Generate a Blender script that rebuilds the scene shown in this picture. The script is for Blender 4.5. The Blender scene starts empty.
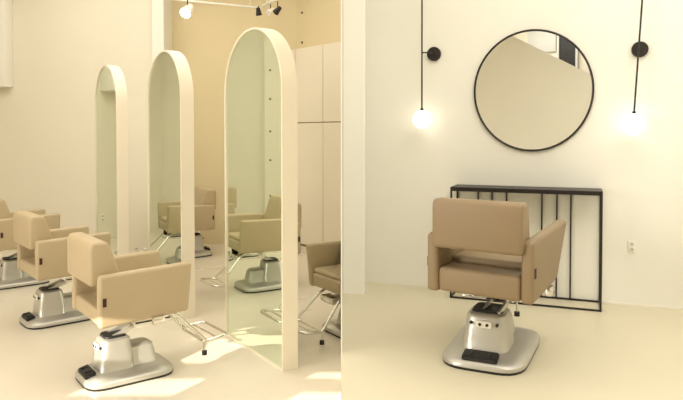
import bpy, bmesh, math, random
from mathutils import Vector, Matrix
random.seed(7)
S = bpy.context.scene
C = S.collection

# ------------------------------------------------------------------ camera
F = 620.0
cam_data = bpy.data.cameras.new('camera'); cam = bpy.data.objects.new('camera', cam_data); C.objects.link(cam)
cam.location = (0, 0, 1.40)
PITCH = math.radians(1.5)
cam.rotation_euler = (math.pi/2 - PITCH, 0, 0)
cam_data.sensor_fit = 'HORIZONTAL'; cam_data.sensor_width = 36.0
cam_data.lens = F/683*36.0
cam_data.shift_y = -(65.0 - F*math.tan(PITCH))/683.0
cam_data.clip_start = 0.05
S.camera = cam

# ------------------------------------------------------------------ world, sun, big lights, exposure
w = bpy.data.worlds.new('world'); S.world = w; w.use_nodes = True
bg = w.node_tree.nodes['Background']; bg.inputs[0].default_value = (1.0, 0.93, 0.82, 1); bg.inputs[1].default_value = 1.0
S.view_settings.view_transform = 'Standard'; S.view_settings.look = 'None'
S.view_settings.exposure = -0.13; S.view_settings.gamma = 1.0; S.view_settings.use_curve_mapping = False

SUN_EL = math.radians(20)
sd = bpy.data.lights.new('sun', 'SUN'); sun = bpy.data.objects.new('sun', sd); C.objects.link(sun)
sd.energy = 12.0; sd.angle = math.radians(0.25); sd.color = (1.0, 0.93, 0.80)
hd = Vector((0.6, 1.0, 0)).normalized()
sdir = Vector((hd.x*math.cos(SUN_EL), hd.y*math.cos(SUN_EL), -math.sin(SUN_EL)))
sun.rotation_euler = sdir.to_track_quat('-Z', 'Y').to_euler()

def area(name, loc, target, sx, sy, power, col):
    d = bpy.data.lights.new(name, 'AREA'); d.shape = 'RECTANGLE'; d.size = sx; d.size_y = sy; d.energy = power; d.color = col
    o = bpy.data.objects.new(name, d); C.objects.link(o); o.location = loc
    o.rotation_euler = (Vector(target)-Vector(loc)).to_track_quat('-Z', 'Y').to_euler()
    return o
area('overhead_fill_left', (-2.1, 4.5, 3.5), (-2.1, 4.51, 0), 3.4, 5.4, 130, (1.0, 0.955, 0.885))  # added soft fill over the left room, no fixture there
wl = area('window_daylight', (-4.9, 0.8, 1.5), (-1.3, 3.6, 0.6), 2.2, 1.8, 75, (1.0, 0.96, 0.90)); wl.data.spread = math.radians(95)
area('overhead_fill_right', (1.5, 1.6, 3.5), (1.5, 1.7, 0), 2.6, 4.4, 104, (1.0, 0.98, 0.945))  # unseen overhead fill added to brighten the right room

# ------------------------------------------------------------------ materials
def lin(c):
    return tuple(((v/255)/12.92 if v/255 <= 0.04045 else ((v/255+0.055)/1.055)**2.4) for v in c) + (1,)
def mat(name, rgb, rough=0.6, metal=0.0, noise=0.0, scale=5.0, bump=0.0, bscale=200.0, emit=None, es=0.0, coat=0.0, spec=0.5, rvar=0.0):
    m = bpy.data.materials.new(name); m.use_nodes = True
    nt = m.node_tree; p = nt.nodes['Principled BSDF']
    p.inputs['Base Color'].default_value = lin(rgb); p.inputs['Roughness'].default_value = rough
    p.inputs['Metallic'].default_value = metal; p.inputs['Coat Weight'].default_value = coat
    p.inputs['Specular IOR Level'].default_value = spec
    tc = nt.nodes.new('ShaderNodeTexCoord')
    if noise or rvar:
        n = nt.nodes.new('ShaderNodeTexNoise'); n.inputs['Scale'].default_value = scale; n.inputs['Detail'].default_value = 6
        nt.links.new(tc.outputs['Object'], n.inputs['Vector'])
        if noise:
            r = nt.nodes.new('ShaderNodeValToRGB')
            c = lin(rgb)
            r.color_ramp.elements[0].position = 0.3; r.color_ramp.elements[1].position = 0.7
            r.color_ramp.elements[0].color = tuple(v*(1-noise) for v in c[:3])+(1,)
            r.color_ramp.elements[1].color = tuple(min(1, v*(1+noise)) for v in c[:3])+(1,)
            nt.links.new(n.outputs['Fac'], r.inputs['Fac']); nt.links.new(r.outputs['Color'], p.inputs['Base Color'])
        if rvar:
            mr = nt.nodes.new('ShaderNodeMapRange'); mr.inputs['To Min'].default_value = rough-rvar; mr.inputs['To Max'].default_value = rough+rvar
            nt.links.new(n.outputs['Fac'], mr.inputs['Value']); nt.links.new(mr.outputs['Result'], p.inputs['Roughness'])
    if bump:
        n2 = nt.nodes.new('ShaderNodeTexNoise'); n2.inputs['Scale'].default_value = bscale; n2.inputs['Detail'].default_value = 3
        nt.links.new(tc.outputs['Object'], n2.inputs['Vector'])
        b = nt.nodes.new('ShaderNodeBump'); b.inputs['Strength'].default_value = bump; b.inputs['Distance'].default_value = 0.002
        nt.links.new(n2.outputs['Fac'], b.inputs['Height']); nt.links.new(b.outputs['Normal'], p.inputs['Normal'])
    if emit:
        p.inputs['Emission Color'].default_value = lin(emit); p.inputs['Emission Strength'].default_value = es
    return m
M = dict(
    wall=mat('warm_plaster', (234, 227, 208), 0.75, noise=0.015, scale=1.3, bump=0.15, bscale=90),
    wall_pale=mat('pale_plaster', (240, 237, 225), 0.75, noise=0.015, scale=1.3, bump=0.15, bscale=90),
    ochre=mat('ochre_plaster', (222, 206, 166), 0.75, noise=0.02, scale=1.5, bump=0.15, bscale=90),
    ceil=mat('ceiling_paint', (240, 232, 215), 0.85, noise=0.01),
    floor=mat('cream_epoxy', (220, 210, 190), 0.30, noise=0.03, scale=1.1, rvar=0.08, coat=0.15),
    floor_r=mat('pale_epoxy', (214, 205, 178), 0.38, noise=0.02, scale=1.3, rvar=0.08),
    panel=mat('cream_panel', (232, 222, 200), 0.5, noise=0.01, scale=3),
    cabinet=mat('cabinet_laminate', (230, 220, 198), 0.45, noise=0.01, scale=3),
    gap=mat('door_gap', (120, 100, 70), 0.8),
    leather=mat('tan_leatherette', (184, 165, 131), 0.48, noise=0.03, scale=6, bump=0.35, bscale=350),
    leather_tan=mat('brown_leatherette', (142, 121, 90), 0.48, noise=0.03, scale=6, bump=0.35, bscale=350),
    silver=mat('silver_enamel', (192, 189, 180), 0.40, metal=0.65, noise=0.03, scale=8),
    chrome=mat('chrome_tube', (225, 222, 215), 0.12, metal=1.0, noise=0.01),
    rubber=mat('black_rubber', (28, 26, 25), 0.55, noise=0.1, scale=20),
    black=mat('black_metal', (42, 36, 33), 0.45, metal=0.3, noise=0.05, scale=10),
    tag=mat('dark_tag', (60, 22, 20), 0.6, noise=0.05),
    glass=mat('mirror_glass', (232, 241, 226), 0.01, metal=1.0, noise=0.003),
    glass_r=mat('clear_mirror_glass', (248, 248, 244), 0.01, metal=1.0, noise=0.003),
    plastic=mat('white_plastic', (242, 236, 222), 0.4, noise=0.01),
    dark=mat('socket_dark', (110, 100, 85), 0.6, noise=0.02),
    grey=mat('grey_panel', (205, 205, 198), 0.6, noise=0.02),
    globe=mat('opal_glass', (255, 250, 235), 0.3, noise=0.002, emit=(255, 248, 236), es=2.5),
    bulb=mat('spot_bulb', (255, 250, 235), 0.3, noise=0.002, emit=(255, 240, 210), es=25.0),
)

# ------------------------------------------------------------------ mesh helpers
def obj(name, bm, m, parent=None, smooth=True, loc=None, rotz=None, label=None):
    bmesh.ops.recalc_face_normals(bm, faces=bm.faces[:])
    me = bpy.data.meshes.new(name); bm.to_mesh(me); bm.free()
    me.materials.append(m)
    if smooth:
        for p in me.polygons: p.use_smooth = True
        me.set_sharp_from_angle(angle=math.radians(38))
    o = bpy.data.objects.new(name, me); C.objects.link(o)
    if parent: o.parent = parent
    if loc: o.location = loc
    if rotz is not None: o.rotation_euler = (0, 0, rotz)
    if label: o['label'] = label
    return o
def box(bm, x0, x1, y0, y1, z0, z1, bev=0.0, seg=2):
    r = bmesh.ops.create_cube(bm, size=1.0)
    vs = r['verts']
    for v in vs:
        v.co = Vector((x0+(v.co.x+.5)*(x1-x0), y0+(v.co.y+.5)*(y1-y0), z0+(v.co.z+.5)*(z1-z0)))
    if bev:
        es = list({e for v in vs for e in v.link_edges})
        bmesh.ops.bevel(bm, geom=es, offset=bev, segments=seg, profile=0.5, affect='EDGES')
    return bm
def nb(*a, **k):
    return box(bmesh.new(), *a, **k)
def loft(bm, rings, cap=True):
    R = [[bm.verts.new(p) for p in ring] for ring in rings]
    n = len(R[0])
    for a, b in zip(R[:-1], R[1:]):
        for i in range(n):
            bm.faces.new((a[i], a[(i+1) % n], b[(i+1) % n], b[i]))
    if cap:
        bm.faces.new(R[0][::-1]); bm.faces.new(R[-1])
    return bm
def tube(bm, pts, r, n=10, closed=False):
    pts = [Vector(p) for p in pts]; N = len(pts); rings = []
    up = None
    for i, p in enumerate(pts):
        if closed: t = (pts[(i+1) % N]-pts[i-1]).normalized()
        else: t = (pts[min(i+1, N-1)]-pts[max(i-1, 0)]).normalized()
        if up is None:
            up = Vector((0, 0, 1)) if abs(t.z) < .9 else Vector((1, 0, 0))
        s = t.cross(up).normalized(); up = s.cross(t).normalized()
        rings.append([p + r*(math.cos(a)*s+math.sin(a)*up) for a in [2*math.pi*k/n for k in range(n)]])
    if closed:
        R = [[bm.verts.new(q) for q in ring] for ring in rings]
        for j in range(N):
            a, b = R[j], R[(j+1) % N]
            for i in range(n): bm.faces.new((a[i], a[(i+1) % n], b[(i+1) % n], b[i]))
        return bm
    return loft(bm, rings)
def cyl(bm, c, r, z0, z1, n=24, r2=None):
    r2 = r if r2 is None else r2
    return loft(bm, [[(c[0]+q*math.cos(2*math.pi*k/n), c[1]+q*math.sin(2*math.pi*k/n), z) for k in range(n)] for q, z in ((r, z0), (r2, z1))])
def disc_y(bm, cx, cz, r, y0, y1, n=32):
    return loft(bm, [[(cx+r*math.cos(2*math.pi*k/n), y, cz+r*math.sin(2*math.pi*k/n)) for k in range(n)] for y in (y0, y1)])
def bezier_round(pts, rad, seg=5, closed=False):
    """round the corners of a polyline"""
    P = [Vector(p) for p in pts]; out = []
    N = len(P); idx = range(N) if closed else range(1, N-1)
    if not closed: out.append(P[0])
    for i in idx:
        a, b, c = P[i-1], P[i], P[(i+1) % N]
        u = (a-b); v = (c-b); ra = min(rad, u.length*.45, v.length*.45)
        p0 = b+u.normalized()*ra; p1 = b+v.normalized()*ra
        for k in range(seg+1):
            t = k/seg; out.append((1-t)**2*p0+2*t*(1-t)*b+t*t*p1)
    if not closed: out.append(P[-1])
    return out
def rrect(hw_front, hw_back, y0, y1, z, rad, seg=6):
    pts = bezier_round([(-hw_back, y0, z), (hw_back, y0, z), (hw_front, y1, z), (-hw_front, y1, z)], rad, seg, closed=True)
    return pts
def empty(name, loc, rotz, label, cat, group=None):
    o = bpy.data.objects.new(name, None); C.objects.link(o); o.empty_display_size = .1
    o.location = loc; o.rotation_euler = (0, 0, rotz); o['label'] = label; o['category'] = cat
    if group: o['group'] = group
    return o
def tagit(o, label, cat, group=None):
    o['label'] = label; o['category'] = cat
    if group: o['group'] = group
    return o
def struct(o):
    o['kind'] = 'structure'; return o

# ------------------------------------------------------------------ setting: rooms
ZR = 0.265      # level of the right room's floor
CE = 3.6
WX = -5.0; RX = 3.2; FY = -3.2
struct(obj('floor_left', nb(WX-.1, 0.0, FY-.1, 8.4, -.1, 0), M['floor'], smooth=False))
struct(obj('floor_right', nb(0.0, RX+.1, FY-.1, 6.0, -.1, ZR), M['floor_r'], smooth=False))
struct(obj('ceiling', nb(WX-1.8, RX+.1, FY-.1, 8.4, CE, CE+.1), M['ceil'], smooth=False))
struct(obj('wall_left', nb(WX-.1, WX, -1.66, 8.4, 0, CE), M['wall'], smooth=False))
struct(obj('wall_back_left', nb(WX, -2.30, 7.6, 8.4, 0, CE), M['wall'], smooth=False))
struct(obj('trim_1', nb(-2.30, -2.155, 7.55, 8.4, 0, CE, bev=.006), M['wall_pale'], smooth=False))
struct(obj('wall_recess', nb(-2.155, 0.0, 7.92, 8.4, 0, CE), M['ochre'], smooth=False))
# pilaster on the left wall (seen in the tall mirrors)
bm = nb(WX, WX+.16, 3.6, 6.02, 0, CE)
struct(obj('trim_2', bm, M['wall'], smooth=False))
# partition between the two rooms, a thin panel seen edge on
struct(obj('wall_partition', nb(-.003, .003, 3.2, 8.3, 0, CE), M['wall_pale'], smooth=False))
# right room
PHI = math.radians(21)
wb = Vector((1.7614, 4.1763)); wd = Vector((math.cos(PHI), -math.sin(PHI))); wn = Vector((-math.sin(PHI), -math.cos(PHI)))
def rw(u, off=0.0):
    p = wb+wd*u+wn*off; return (p.x, p.y)
ub = (0.003-wb.x)/wd.x; ue = (RX-wb.x)/wd.x
bm = bmesh.new()
A = rw(ub); B = rw(ue)
loft(bm, [[(A[0], A[1], z), (B[0], B[1], z), (B[0], B[1]+.12, z), (A[0], A[1]+.12, z)] for z in (ZR-.1, CE)])
struct(obj('wall_back_right', bm, M['wall_pale'], smooth=False))
struct(obj('wall_right', nb(RX, RX+.1, FY, 6.0, ZR-.1, CE), M['wall_pale'], smooth=False))
struct(obj('trim_3', nb(.003, .168, 4.40, 5.0, ZR-.05, CE, bev=.012), M['wall_pale'], smooth=False))
# thin skirting line on the right room's back wall
bm = bmesh.new()
A = rw(.03); B = rw(ue)
A2 = rw(.03, .006); B2 = rw(ue, .006)
loft(bm, [[(A[0], A[1], z), (A2[0], A2[1], z), (B2[0], B2[1], z), (B[0], B[1], z)] for z in (ZR, ZR+.012)])
struct(obj('baseboard_right', bm, M['plastic'], smooth=False))

# wall behind the camera with its sloping top and added slits shaped to throw the sun patches on the floor
def grid_wall(name, xs, zs, holes, y0, y1, top, m):
    bm = bmesh.new()
    for i in range(len(xs)-1):
        zcol = zs if any(h[0] < (xs[i]+xs[i+1])/2 < h[1] for h in holes) else [zs[0], zs[-1]]
        for j in range(len(zcol)-1):
            cx, cz = (xs[i]+xs[i+1])/2, (zcol[j]+zcol[j+1])/2
            if any(h[0] < cx < h[1] and h[2] < cz < h[3] for h in holes): continue
            za0 = zb0 = zcol[j]; za = zb = zcol[j+1]
            if j == len(zcol)-2 and top: za, zb = top(xs[i]), top(xs[i+1])
            loft(bm, [[(xs[i], y, za0), (xs[i+1], y, zb0), (xs[i+1], y, zb), (xs[i], y, za)] for y in (y0, y1)])
    bmesh.ops.remove_doubles(bm, verts=bm.verts[:], dist=1e-5)
    return struct(obj(name, bm, m, smooth=False))
holes = [(-3.22, -2.90, 1.86, 2.12), (-3.32, -2.90, 2.18, 2.24), (-4.55, -4.05, 2.28, 2.52), (-4.45, -3.85, 2.08, 2.20)]
xs = sorted({WX, -4.55, -4.45, -4.05, -3.85, -3.32, -3.22, -2.90, -1.83, -.45, 0.6, RX}); zs = sorted({0, 1.86, 2.08, 2.12, 2.18, 2.20, 2.24, 2.28, 2.52, 2.6})
def top(x):
    if x <= -1.84: return 3.18
    if x >= -.45: return 2.36 - .1*(x+.45)*.3
    return 3.14+(x+1.83)*(2.36-3.14)/(1.38)
grid_wall('wall_front', xs, zs, holes, -1.66, -1.60, top, M['wall_pale'])
area('outer_wall_fill', (-1.6, -2.2, 3.5), (-1.6, -2.6, 2.6), 1.6, .5, 26, (1.0, .96, .9))  # added fill so the outer wall isn't dark in the round mirror
grid_wall('wall_outer', [WX-1.6, -5.8, -3.7, RX], [0, 2.4, 3.25, CE], [(-5.8, -3.7, 2.4, 3.25)], FY-.1, FY, None, M['wall'])  # opening added to pass the sun on to the slits

# things high on the outer wall that only the round mirror shows
o = obj('wall_panel', nb(-2.24, -1.68, FY, FY+.06, 3.0, 3.56, bev=.006), M['grey'])
tagit(o, 'pale grey panel reflected at the top of the round mirror', 'panel')
t = empty('dark_window', (-1.45, FY, 2.6), 0, 'black framed dark window reflected at the upper right of the round mirror', 'window')
bm = bmesh.new()
for a in ((-.2, -.16), (.16, .2)): box(bm, a[0], a[1], 0.001, .08, 0, .95)
box(bm, -.16, .16, .001, .08, 0, .04); box(bm, -.16, .16, .001, .08, .91, .95)
obj('frame', bm, M['grey'], t)
obj('pane', nb(-.16, .16, .001, .05, .04, .91), M['rubber'], t)
o = obj('wall_beam', nb(-1.0, -.7, FY, FY+.12, 2.3, CE, bev=.004), M['black'])
tagit(o, 'dark post reflected at the right rim of the round mirror', 'post')

# ------------------------------------------------------------------ arched mirrors
def arch_pts(w, h, y, n=28, inset=0.0):
    r = w/2-inset; hh = h-w/2
    pts = [(-r, y, inset), (r, y, inset)]
    for k in range(n+1):
        a = math.pi*k/n; pts.append((r*math.cos(a), y, hh+r*math.sin(a)))
    return pts
def arched_mirror(loc, rotz, label):
    """local x runs along the face, local -y is the front"""
    W, H, T = .80, 2.08, .104
    t = empty('arched_mirror', loc, rotz, label, 'mirror', 'arched standing mirrors')
    bm = bmesh.new()
    # outer casing as a ring (rim) with thickness, closed by a core board
    outer_f = arch_pts(W, H, 0); inner_f = arch_pts(W, H, 0, inset=.012)
    outer_b = arch_pts(W, H, T); inner_b = arch_pts(W, H, T, inset=.012)
    inner_f2 = [(p[0], .012, p[2]) for p in inner_f]; inner_b2 = [(p[0], T-.012, p[2]) for p in inner_b]
    rings = [inner_f2, inner_f, outer_f, outer_b, inner_b, inner_b2]
    loft(bm, rings, cap=True)
    obj('casing', bm, M['panel'], t)
    for y0, y1 in ((.0095, .0118), (T-.0118, T-.0095)):
        g = bmesh.new(); loft(g, [arch_pts(W, H, y0, inset=.0125), arch_pts(W, H, y1, inset=.0125)])
        o = obj('mirror_glass', g, M['glass'], t, smooth=False)
    # small base plate that holds the panel to the floor
    return t
ALPHA = math.radians(35.2)
md = Vector((-math.sin(ALPHA), math.cos(ALPHA)))     # along the face, away from the camera
mrot = math.atan2(-md.y, -md.x)                      # local +x points back to the near corner
mnear = Vector((-.347, 3.63))
cen0 = mnear + md*.40
for k, lab in enumerate(['nearest and largest arched mirror panel on the floor, right of the other two',
                         'middle arched mirror panel standing behind the nearest tan chair',
                         'farthest and smallest arched mirror panel, leftmost of the three']):
    c = cen0 + Vector((-.864, 1.045))*k
    arched_mirror((c.x, c.y, 0), mrot, lab)

# ------------------------------------------------------------------ tall cabinets on the slanted wall
ck = Vector((.664, -.747)); cnv = Vector((.747, .664)); cb = Vector((-.438, 7.55))
crot = math.atan2(ck.y, ck.x)
def cabinet(k0, k1, label, handle=True):
    p = cb+ck*k0; w_ = k1-k0
    t = empty('tall_cabinet', (p.x, p.y, 0), crot, label, 'cabinet', 'tall built-in cabinets')
    obj('body', nb(.001, w_-.001, .02, .13, .0, 2.46), M['cabinet'], t, smooth=False)
    obj('backing', nb(.0005, w_-.0005, .016, .022, .03, 2.45), M['gap'], t, smooth=False)
    for z0, z1 in ((.06, 1.545), (1.555, 2.46)):
        obj('door', nb(.004, w_-.004, 0, .018, z0, z1, bev=.002, seg=1), M['cabinet'], t)
    return t
cabs = [
cabinet(-.35, -.205, 'cream cabinet unit with the narrowest doors, half hidden by the nearest mirror'),
cabinet(-.20, .33, 'cream tall two-door cabinet just right of the nearest arched mirror'),
cabinet(.33, .652, 'narrow cream tall cabinet against the partition, rightmost in left room')]
# the slanted wall behind and above them
bm = bmesh.new()
q0 = Vector((-.566, 7.92)); q1 = Vector((-.003, 7.287))
loft(bm, [[(q0.x, q0.y, z), (q1.x, q1.y, z), (-.003, 7.92, z)] for z in (0, CE)])
struct(obj('wall_slanted', bm, M['ochre'], smooth=False))

# ------------------------------------------------------------------ the styling chair
def kids(o): return [c for c in bpy.data.objects if c.parent == o]
def make_chair(lift, label, group, swivel=0.0, bs=.88, bh=.462, AW=.266, AL=.53, Y0=-.25, AH=.285, rise=.012, sf=.34, zr=.145, st=.085, feet=(1,), boff=(0, -.03), bsy=None, fsw=0.0, LM='leather'):
    t = empty('styling_chair', (0, 0, 0), 0, label, 'chair', group)
    L = M[LM]; zb = .30+lift; bsy = bsy or bs
    def taper(bm, z1):
        for v in bm.verts:
            f = max(0, min(1, (v.co.y-Y0)/AL))*max(0, 1-(v.co.z-zb)/AH)
            v.co.x *= 1-.20*f
            v.co.z += rise*max(0, min(1, (v.co.y-Y0)/AL))*max(0, min(1, (v.co.z-zb)/AH))
        return bm
    # armrests
    for s in (-1, 1):
        x0, x1 = (s*(AW-.060), s*AW) if s > 0 else (s*AW, s*(AW-.060))
        a = obj('armrest', taper(nb(x0, x1, Y0, Y0+AL, zb, zb+AH, bev=.020, seg=4), 0), L, t)
        xx = s*AW
        obj('brand_tag', nb(min(xx, xx+s*.003), max(xx, xx+s*.003), Y0+.017, Y0+.037, zb+.42*AH, zb+.58*AH), M['tag'], a, smooth=False)
    # backrest: wedge, vertical rear, sloping front
    bm = bmesh.new()
    prof = [(Y0-.035, zb+.78*AH), (Y0-.035, zb+bh-.04), (Y0-.025, zb+bh), (Y0+.055, zb+bh), (Y0+.075, zb+bh-.025), (Y0+.15, zb+.78*AH)]
    hw = AW-.042
    vsA = [bm.verts.new((-hw, y, z)) for y, z in prof]; vsB = [bm.verts.new((hw, y, z)) for y, z in prof]
    bm.faces.new(vsA); bm.faces.new(vsB[::-1])
    n = len(prof)
    for i in range(n): bm.faces.new((vsA[i], vsB[i], vsB[(i+1) % n], vsA[(i+1) % n]))
    bmesh.ops.recalc_face_normals(bm, faces=bm.faces[:])
    bmesh.ops.bevel(bm, geom=bm.edges[:], offset=.020, segments=4, profile=.5, affect='EDGES')
    # narrower between the armrests
    for v in bm.verts:
        if v.co.z < zb+AH+.01 and v.co.y > Y0-.002: v.co.x = max(-AW+.061, min(AW-.061, v.co.x))
    obj('backrest', bm, L, t)
    # seat with a crowned top
    bm = taper(nb(-AW+.061, AW-.061, Y0+.005, Y0-.005+AL, zb+.005, zb+sf*AH, bev=.02, seg=4), 0)
    obj('seat', bm, L, t)
    obj('seat_cushion', taper(nb(-AW+.066, AW-.066, Y0+.14, Y0-.015+AL, zb+(sf-.02)*AH, zb+(sf+.12)*AH, bev=.02, seg=4), 0), L, t)
    # seat mount: flat bars and lever
    bm = bmesh.new()
    for x in (-.09, .09): box(bm, x-.004, x+.004, -.13, .25, zb-.04, zb+.01)
    box(bm, -.094, .094, -.10, -.085, zb-.03, zb+.008); box(bm, -.094, .094, .16, .175, zb-.03, zb+.008)
    for x in (-.1, .1):
        for y in (-.1, .02, .2): tube(bm, [(x-.008, y, zb-.02), (x+.008, y, zb-.02)], .009, 8)
    obj('seat_mount', bm, M['chrome'], t)
    for s in (-1, 1):
        obj('side_bracket', nb(s*.235-.014, s*.235+.014, .05, .12, zb-.035, zb+.01, bev=.004), M['chrome'], t)
    # silver channel and lift arms between the column and the seat
    bm = nb(-.075, .075, .0, .27, zb-.082, zb-.036, bev=.004)
    sc_ = obj('lift_channel', bm, M['chrome'], t)
    for q in (-1, 1):
        obj('channel_slot', nb(min(q*.074, q*.078), max(q*.074, q*.078), .01, .22, zb-.062, zb-.053), M['rubber'], sc_, smooth=False)
    bm = bmesh.new()
    for x in (-.042, .042):
        loft(bm, [[(x-.006, y0, z0), (x+.006, y0, z0), (x+.006, y0, z0+.026), (x-.006, y0, z0+.026)] for y0, z0 in ((-.12, .225), (.08, zb-.07))])
    box(bm, -.048, .048, -.09, -.075, .225, .245)
    obj('lift_arm', bm, M['silver'], t)
    # base plate
    bm = bmesh.new()
    loft(bm, [rrect(.222, .205, -.285, .285, .012, .13), rrect(.222, .205, -.285, .285, .028, .13), rrect(.213, .196, -.276, .276, .040, .125),
              rrect(.175, .160, -.235, .235, .052, .11), rrect(.14, .125, -.19, .20, .062, .08)])
    bp = obj('base_plate', bm, M['silver'], t)
    obj('rubber_rim', loft(bmesh.new(), [rrect(.219, .202, -.282, .282, 0.0, .13), rrect(.2225, .2055, -.2855, .2855, .0125, .13)]), M['rubber'], bp)
    # foot pedal on the rear of the plate
    bm = bmesh.new()
    loft(bm, [[(sx*.085, y, z) for sx, y, z in ((-1, -.272, z0), (1, -.272, z0), (1, -.208, z0+d), (-1, -.208, z0+d))] for z0, d in ((.038, .008), (.064, .012))])
    bmesh.ops.recalc_face_normals(bm, faces=bm.faces[:])
    bmesh.ops.bevel(bm, geom=bm.edges[:], offset=.005, segments=2, affect='EDGES')
    box(bm, -.05, -.038, -.268, -.216, .066, .076); box(bm, .038, .05, -.268, -.216, .066, .076)
    fp = obj('foot_pedal', bm, M['rubber'], t)
    # pump housing: tall rear tower with lower front hump
    def sec(hw, y0, y1, z, r=.05): return rrect(hw, hw, y0, y1, z, r, 5)
    bm = bmesh.new()
    loft(bm, [sec(.125, -.195, .05, .046, .06), sec(.116, -.186, .04, .060, .06), sec(.110, -.180, .035, .12, .055), sec(.101, -.168, .02, .205, .055), sec(.096, -.162, .015, .222), sec(.080, -.148, .0, .232, .04)])
    hs = obj('pump_housing', bm, M['silver'], t)
    bm = bmesh.new()
    loft(bm, [sec(.098, -.05, .215, .046), sec(.088, -.05, .200, .062), sec(.078, -.05, .19, .120), sec(.070, -.05, .178, .158), sec(.052, -.04, .155, .172, .04)])
    hp = obj('front_hump', bm, M['silver'], hs)
    tc = obj('top_cap', loft(bmesh.new(), [sec(.078, -.146, -.002, .231, .04), sec(.072, -.14, -.008, .242, .04)]), M['rubber'], hs)
    # round-ended plate with two screws on the rear of the housing
    bm = nb(-.040, .040, -.188, -.170, .170, .205, bev=.008, seg=3)
    sp = obj('screw_plate', bm, M['plastic'], hs)
    objs = [bp, fp, hs]
    scs = []
    for x in (-.066, -.018, .018, .064):
        bm = bmesh.new(); disc_y(bm, x, .188, .0075, -.192 if abs(x) < .05 else -.180, -.16, 12)
        scs.append(obj('screw', bm, M['black'], hs))
    if True:
        Rm = Matrix.Translation((boff[0], boff[1], 0)) @ Matrix.Rotation(swivel, 4, 'Z') @ Matrix.Diagonal((bs, bsy, 1.05, 1))
        for o in [bp, fp, hs, hp, tc, sp] + scs + kids(bp): o.data.transform(Rm)
    # footrest
    fparts = []
    for s in (-1, 1):
        bm = bmesh.new(); tube(bm, bezier_round([(s*.11, .16, zb-.008), (s*.125, .235, zb-.03), (s*.165, .40, zr+.015), (s*.165, .42, zr)], .04), .0095)
        fparts.append(obj('footrest_strut', bm, M['chrome'], t))
    bm = bmesh.new()
    tube(bm, bezier_round([(-.17, .40, zr), (.17, .40, zr), (.165, .555, zr+.015), (-.165, .555, zr+.015)], .05, 5, closed=True), .010, closed=True)
    tube(bm, [(-.168, .48, zr+.01), (.168, .48, zr+.01)], .006)
    fr = obj('footrest', bm, M['chrome'], t); fparts.append(fr)
    for s in feet:
        bm = bmesh.new(); cyl(bm, (s*.155, .405), .006, zr-st+.02, zr, 8); fparts.append(obj('stopper_stem', bm, M['chrome'], fr))
        bm = bmesh.new(); cyl(bm, (s*.155, .405), .016, zr-st, zr-st+.025, 14); fparts.append(obj('rubber_foot', bm, M['rubber'], fr))
    if fsw:
        for o in fparts: o.data.transform(Matrix.Rotation(fsw, 4, 'Z'))
    return t
def dup(root, loc, rotz, label, group=None):
    def cp(o, par):
        c = o.copy(); C.objects.link(c)
        if par: c.parent = par
        for ch in kids(o): cp(ch, c)
        return c
    r = cp(root, None); r.location = loc; r.rotation_euler = (0, 0, rotz); r['label'] = label
    if group: r['group'] = group
    return r
def head(hx, hy): return math.atan2(-hx, hy)      # local +y points along (hx, hy)

GL = 'tan styling chairs in the left room'
ch = make_chair(.065, 'tan styling chair nearest the camera, in front of the arched mirrors', GL)
ch.location = (-1.25, 3.62, 0); ch.rotation_euler = (0, 0, head(.78, .62))
dup(ch, (-2.13, 4.70, 0), head(.75, .66), 'tan styling chair second in the left row, between two others')
dup(ch, (-3.03, 5.84, 0), head(.75, .66), 'tan styling chair farthest left, cut by the left picture edge')
ch2 = make_chair(.015, 'tan styling chair mostly hidden behind the nearest arched mirror', GL, zr=.10, feet=(-1,))
ch2.location = (-.72, 5.68, 0); ch2.rotation_euler = (0, 0, head(-.819, -.574))
dup(ch2, (-1.80, 7.15, 0), head(-.819, -.574), 'tan styling chair seen in the gap between middle and nearest mirrors')
rc = dup(ch2, (.115, 4.43, 0), head(-.82, -.57), 'tan styling chair cut off by the partition, right of nearest mirror')
# the last one ends at the partition: keep only what stands in the left room
bpy.context.view_layer.update()
def cut(o):
    if o.type == 'MESH':
        me = o.data.copy(); bm = bmesh.new(); bm.from_mesh(me)
        mw = o.matrix_world; inv = mw.inverted()
        co = inv @ Vector((-.004, 5, 0)); no = (inv.to_3x3() @ Vector((1, 0, 0))).normalized()
        r = bmesh.ops.bisect_plane(bm, geom=bm.verts[:]+bm.edges[:]+bm.faces[:], plane_co=co, plane_no=no, clear_outer=True)
        es = [e for e in r['geom_cut'] if isinstance(e, bmesh.types.BMEdge)]
        if es:
            try: bmesh.ops.holes_fill(bm, edges=es)
            except Exception: pass
        n = len(bm.faces); bm.to_mesh(me); bm.free(); o.data = me
        return n
    return 1
def walk(o):
    for c in kids(o): walk(c)
    if o.type == 'MESH' and cut(o) == 0:
        for c in kids(o): c.parent = rc
        bpy.data.objects.remove(o)
for o in kids(rc):
    if o.name.startswith('seat_mount'): bpy.data.objects.remove(o)
walk(rc)
for o in cabs: walk(o)

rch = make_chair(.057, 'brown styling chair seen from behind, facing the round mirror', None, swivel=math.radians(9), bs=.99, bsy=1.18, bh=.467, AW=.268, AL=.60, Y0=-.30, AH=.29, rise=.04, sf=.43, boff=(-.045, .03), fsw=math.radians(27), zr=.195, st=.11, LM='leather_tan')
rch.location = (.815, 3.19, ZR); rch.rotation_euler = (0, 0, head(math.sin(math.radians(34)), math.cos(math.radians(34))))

# ------------------------------------------------------------------ console table
fr_ = rw(.03, .02)
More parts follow.
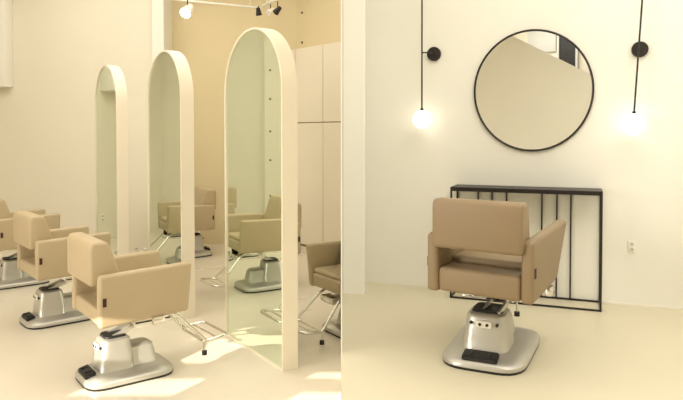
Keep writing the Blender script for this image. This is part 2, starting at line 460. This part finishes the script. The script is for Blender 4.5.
# local x along the wall to the left end, local -y towards the room
cw = (604-449)/1.0
def wallx(px, off):
    """u on the wall line (shifted by off) that is seen at image column px"""
    r = Vector(((px-341.5)/F, 1.0)); t_ = ((wb+wn*off)@wn)/(r@wn) if False else ((wb+wn*off).dot(wn))/(r.dot(wn))
    return (r*t_-(wb+wn*off)).dot(wd)
DEP = .25
uL = wallx(450.5, DEP); uR = wallx(603.5, DEP)
HT = .775
t = empty('console_table', (*rw((uL+uR)/2, .0), ZR), -PHI, 'low black metal console table with upright bars against the pale wall', 'table')
hl = (uR-uL)/2
bar = .012
obj('table_top', nb(-hl, hl, -DEP, -.004, HT-.016, HT, bev=.002, seg=1), M['black'], t, smooth=False)
def frame(y, name):
    bm = bmesh.new()
    for x in (-hl, hl-bar): box(bm, x, x+bar, y, y+bar, 0, HT-.016)
    box(bm, -hl+bar, hl-bar, y, y+bar, 0.0, bar)
    box(bm, -hl+bar, hl-bar, y, y+bar, HT-.016-bar, HT-.016)
    return obj(name, bm, M['black'], t, smooth=False)
frame(-DEP, 'front_frame'); frame(-.004-bar, 'rear_frame')
bm = bmesh.new()
for x in (-hl, hl-bar):
    box(bm, x, x+bar, -DEP+bar, -.004-bar, 0, bar)
obj('side_rail', bm, M['black'], t, smooth=False)
um = (uL+uR)/2
for px in (478.5, 492.5, 507, 542.5, 557.5, 571.5):
    x = wallx(px, .012)-um
    obj('upright_bar', nb(x-.005, x+.005, -.018, -.008, bar, HT-.03), M['black'], t, smooth=False)

# ------------------------------------------------------------------ round mirror
u0 = wallx(531.5, .02)
p = rw(u0, 0)
t = empty('round_mirror', (p[0], p[1], 1.71), -PHI, 'large round wall mirror with a thin black rim', 'mirror')
RM = .418
ring = [(.945*RM*math.cos(2*math.pi*k/96), -.014, RM*math.sin(2*math.pi*k/96)) for k in range(96)]
obj('rim', tube(bmesh.new(), ring, .0075, 8, closed=True), M['black'], t)
g = bmesh.new(); loft(g, [[(x*.995, y, z*.995) for x, _, z in ring] for y in (-.001, -.014)])
obj('mirror_glass', g, M['glass_r'], t, smooth=False)

# ------------------------------------------------------------------ globe lamps
def sphere(bm, c, r):
    res = bmesh.ops.create_uvsphere(bm, u_segments=32, v_segments=18, radius=r)
    for v in res['verts']: v.co += Vector(c)
    return bm
def at(px, py, off):
    r = Vector(((px-341.5)/F, 1.0)); k = ((wb+wn*off).dot(wn))/(r.dot(wn)); q = r*k
    return Vector((q.x, q.y, 1.40-(py-135)/F*k))
def globe_lamp(disc, rod_top, globe, label, gr):
    off = .11
    G = at(*globe, off); T = at(*rod_top, off); D = at(*disc, 0)
    dirv = (T-G).normalized(); top_ = G+dirv*((CE-G.z)/dirv.z)
    t = empty('globe_wall_lamp', (D.x, D.y, D.z), -PHI, label, 'lamp', 'black rod globe lamps beside the round mirror')
    bpy.context.view_layer.update(); inv = (Matrix.Translation(t.location) @ Matrix.Rotation(-PHI, 4, 'Z')).inverted()
    g = inv @ G; tp = inv @ top_
    dd = (tp-g).normalized()
    def onrod(z): return g+dd*((z-g.z)/dd.z)
    obj('rod', tube(bmesh.new(), [g+dd*(gr*.9), tp], .0058, 8), M['black'], t)
    bm = bmesh.new(); disc_y(bm, 0, 0, .051, -.022, 0, 36)
    obj('wall_disc', bm, M['black'], t)
    a = onrod(0.0)
    obj('arm', tube(bmesh.new(), bezier_round([(0, -.02, 0), (0, -.11+.0, 0), (a.x, a.y, 0)], .02), .005, 8) if abs(a.x) > .03 else tube(bmesh.new(), [(0, -.02, 0), (a.x, a.y, 0)], .005, 8), M['black'], t)
    bm = bmesh.new(); q = g+dd*gr*.93
    loft(bm, [[(q.x+.011*math.cos(k*math.pi/6), q.y+.011*math.sin(k*math.pi/6), z) for k in range(12)] for z in (q.z-.004, q.z+.02)])
    obj('socket', bm, M['black'], t)
    obj('globe_shade', sphere(bmesh.new(), g, gr), M['globe'], t)
globe_lamp((434, 54.5), (421.5, 0), (421.8, 119.5), 'black rod lamp with glowing globe left of the round mirror', .066)
globe_lamp((638.5, 50), (640.5, 0), (633, 124.5), 'black rod lamp with glowing globe right of the round mirror', .070)

# ------------------------------------------------------------------ outlets
def outlet(loc, rotz, label, s=1.0):
    t = empty('wall_outlet', loc, rotz, label, 'outlet')
    obj('cover_plate', nb(-.028*s, .028*s, -.008, 0, -.045*s, .045*s, bev=.003), M['plastic'], t)
    for z in (-.02, .02):
        bm = bmesh.new(); disc_y(bm, 0, z*s, .014*s, -.0095, -.007, 20)
        sk = obj('socket', bm, M['grey'], t)
        bm = bmesh.new()
        for x in (-.005, .005): disc_y(bm, x*s, z*s, .0028*s, -.011, -.009, 8)
        obj('pin_hole', bm, M['dark'], sk)
P = at(633, 247, 0)
outlet((P.x, P.y, P.z), -PHI, 'small white wall outlet right of the black console table', .85)
outlet((-4.03, 7.6, .30), 0, 'white wall outlet reflected in the farthest arched mirror', 1.2)

# duct cover high on the back wall of the left room
t = empty('duct_cover', (-4.20, 7.6, 1.98), 0, 'pale vertical box with small holes high on the far left wall', 'duct cover')
obj('casing', nb(-.28, .19, -.2, 0, 0, CE-1.98, bev=.008), M['wall_pale'], t)
bm = bmesh.new()
for k in range(8):
    for x in (.06, .115): disc_y(bm, x, .06+k*.045, .011, -.2025, -.199, 8)
obj('vent_hole', bm, M['dark'], t)
# wall fixings on the slanted wall and on the pilaster
cn = (q1-q0).normalized(); crz = math.atan2(cn.y, cn.x)
for px, py in ((302.5, 13.5), (302.5, 43)):
    r = Vector(((px-341.5)/F, 1)); nn = Vector((-cn.y, cn.x)); k = q0.dot(nn)/r.dot(nn); q = r*k
    z = 1.4-(py-135)/F*k
    bm = bmesh.new(); disc_y(bm, 0, 0, .014, -.012, 0, 12)
    o = obj('wall_anchor', bm, M['dark'], None, loc=(q.x, q.y, z), rotz=crz)
    tagit(o, 'small dark wall anchor above the cabinets, %s one' % ('upper' if py < 20 else 'lower'), 'wall anchor', 'dark anchors on the slanted wall')
for i, z in enumerate((.55, 1.05, 1.45, 1.9, 2.3, 2.75)):
    bm = bmesh.new(); disc_y(bm, 0, 0, .014, -.012, 0, 12)
    o = obj('pilaster_anchor', bm, M['dark'], None, loc=(WX+.16, 5.93, z), rotz=math.pi/2)
    tagit(o, 'small dark anchor in the vertical line reflected in the nearest arched mirror', 'wall anchor', 'anchors reflected in the mirror')

# ------------------------------------------------------------------ ceiling tracks and spots
def track(a, b, label):
    a = Vector(a); b = Vector(b); d = b-a
    t = empty('light_track', a, math.atan2(d.y, d.x), label, 'track light rail', 'ceiling track rails')
    Ln = d.length
    obj('rail', nb(0, Ln, -.010, .010, -.010, .010, bev=.003, seg=1), M['wall_pale'], t)
    bm = bmesh.new()
    for x in (.15, Ln-.15): tube(bm, [(x, 0, .012), (x, 0, CE-a.z)], .004, 6)
    obj('hanger', bm, M['wall_pale'], t)
track((-2.6, 6.85, 2.96), (-.98, 7.66, 2.96), 'pale ceiling rail running behind the arched mirrors, longer one')
track((-.96, 7.55, 2.96), (-.50, 6.70, 2.96), 'pale ceiling rail turning towards the camera, shorter one')
def spot(px, py, depth, aim, label, body, lit, sc=1.0):
    x = (px-341.5)/F*depth; z = 1.40-(py-135)/F*depth
    t = empty('track_spotlight', (x, depth, z), 0, label, 'spotlight', 'track spotlights')
    a = Vector(aim).normalized(); q = Vector((0, 0, 1)).rotation_difference(a).to_matrix().to_4x4()
    bm = bmesh.new()
    prof = [(.018, -.07), (.030, -.065), (.036, -.02), (.050, .05), (.052, .056), (.045, .056), (.040, .03)]
    n = 20
    loft(bm, [[q @ Vector((sc*r*math.cos(2*math.pi*k/n), sc*r*math.sin(2*math.pi*k/n), sc*zz)) for k in range(n)] for r, zz in prof])
    obj('lamp_head', bm, body, t)
    bm = bmesh.new(); loft(bm, [[q @ Vector((sc*r*math.cos(2*math.pi*k/n), sc*r*math.sin(2*math.pi*k/n), sc*zz)) for k in range(n)] for r, zz in ((.039, .032), (.044, .052))])
    obj('bulb', bm, M['bulb'] if lit else M['plastic'], t)
    bm = bmesh.new(); tube(bm, [(0, 0, .02), (0, 0, max(.05, 2.95-z))], .006, 8)
    obj('bracket', bm, M['black'], t)
spot(188.5, 11, 7.10, (-.2, -1, -.75), 'glowing track spotlight, leftmost above the middle arched mirror', M['plastic'], True, 1.35)
spot(259, 12.5, 7.50, (.1, .35, -1), 'dark unlit track spotlight above the nearest arched mirror', M['black'], False, .75)
spot(278, 11, 7.22, (-.6, .5, -.5), 'black unlit track spotlight, rightmost on the shorter rail', M['black'], False, .75)
spot(271, 12, 7.40, (-.6, -.5, -.6), 'white unlit track spotlight between the two black ones', M['plastic'], False, .75)
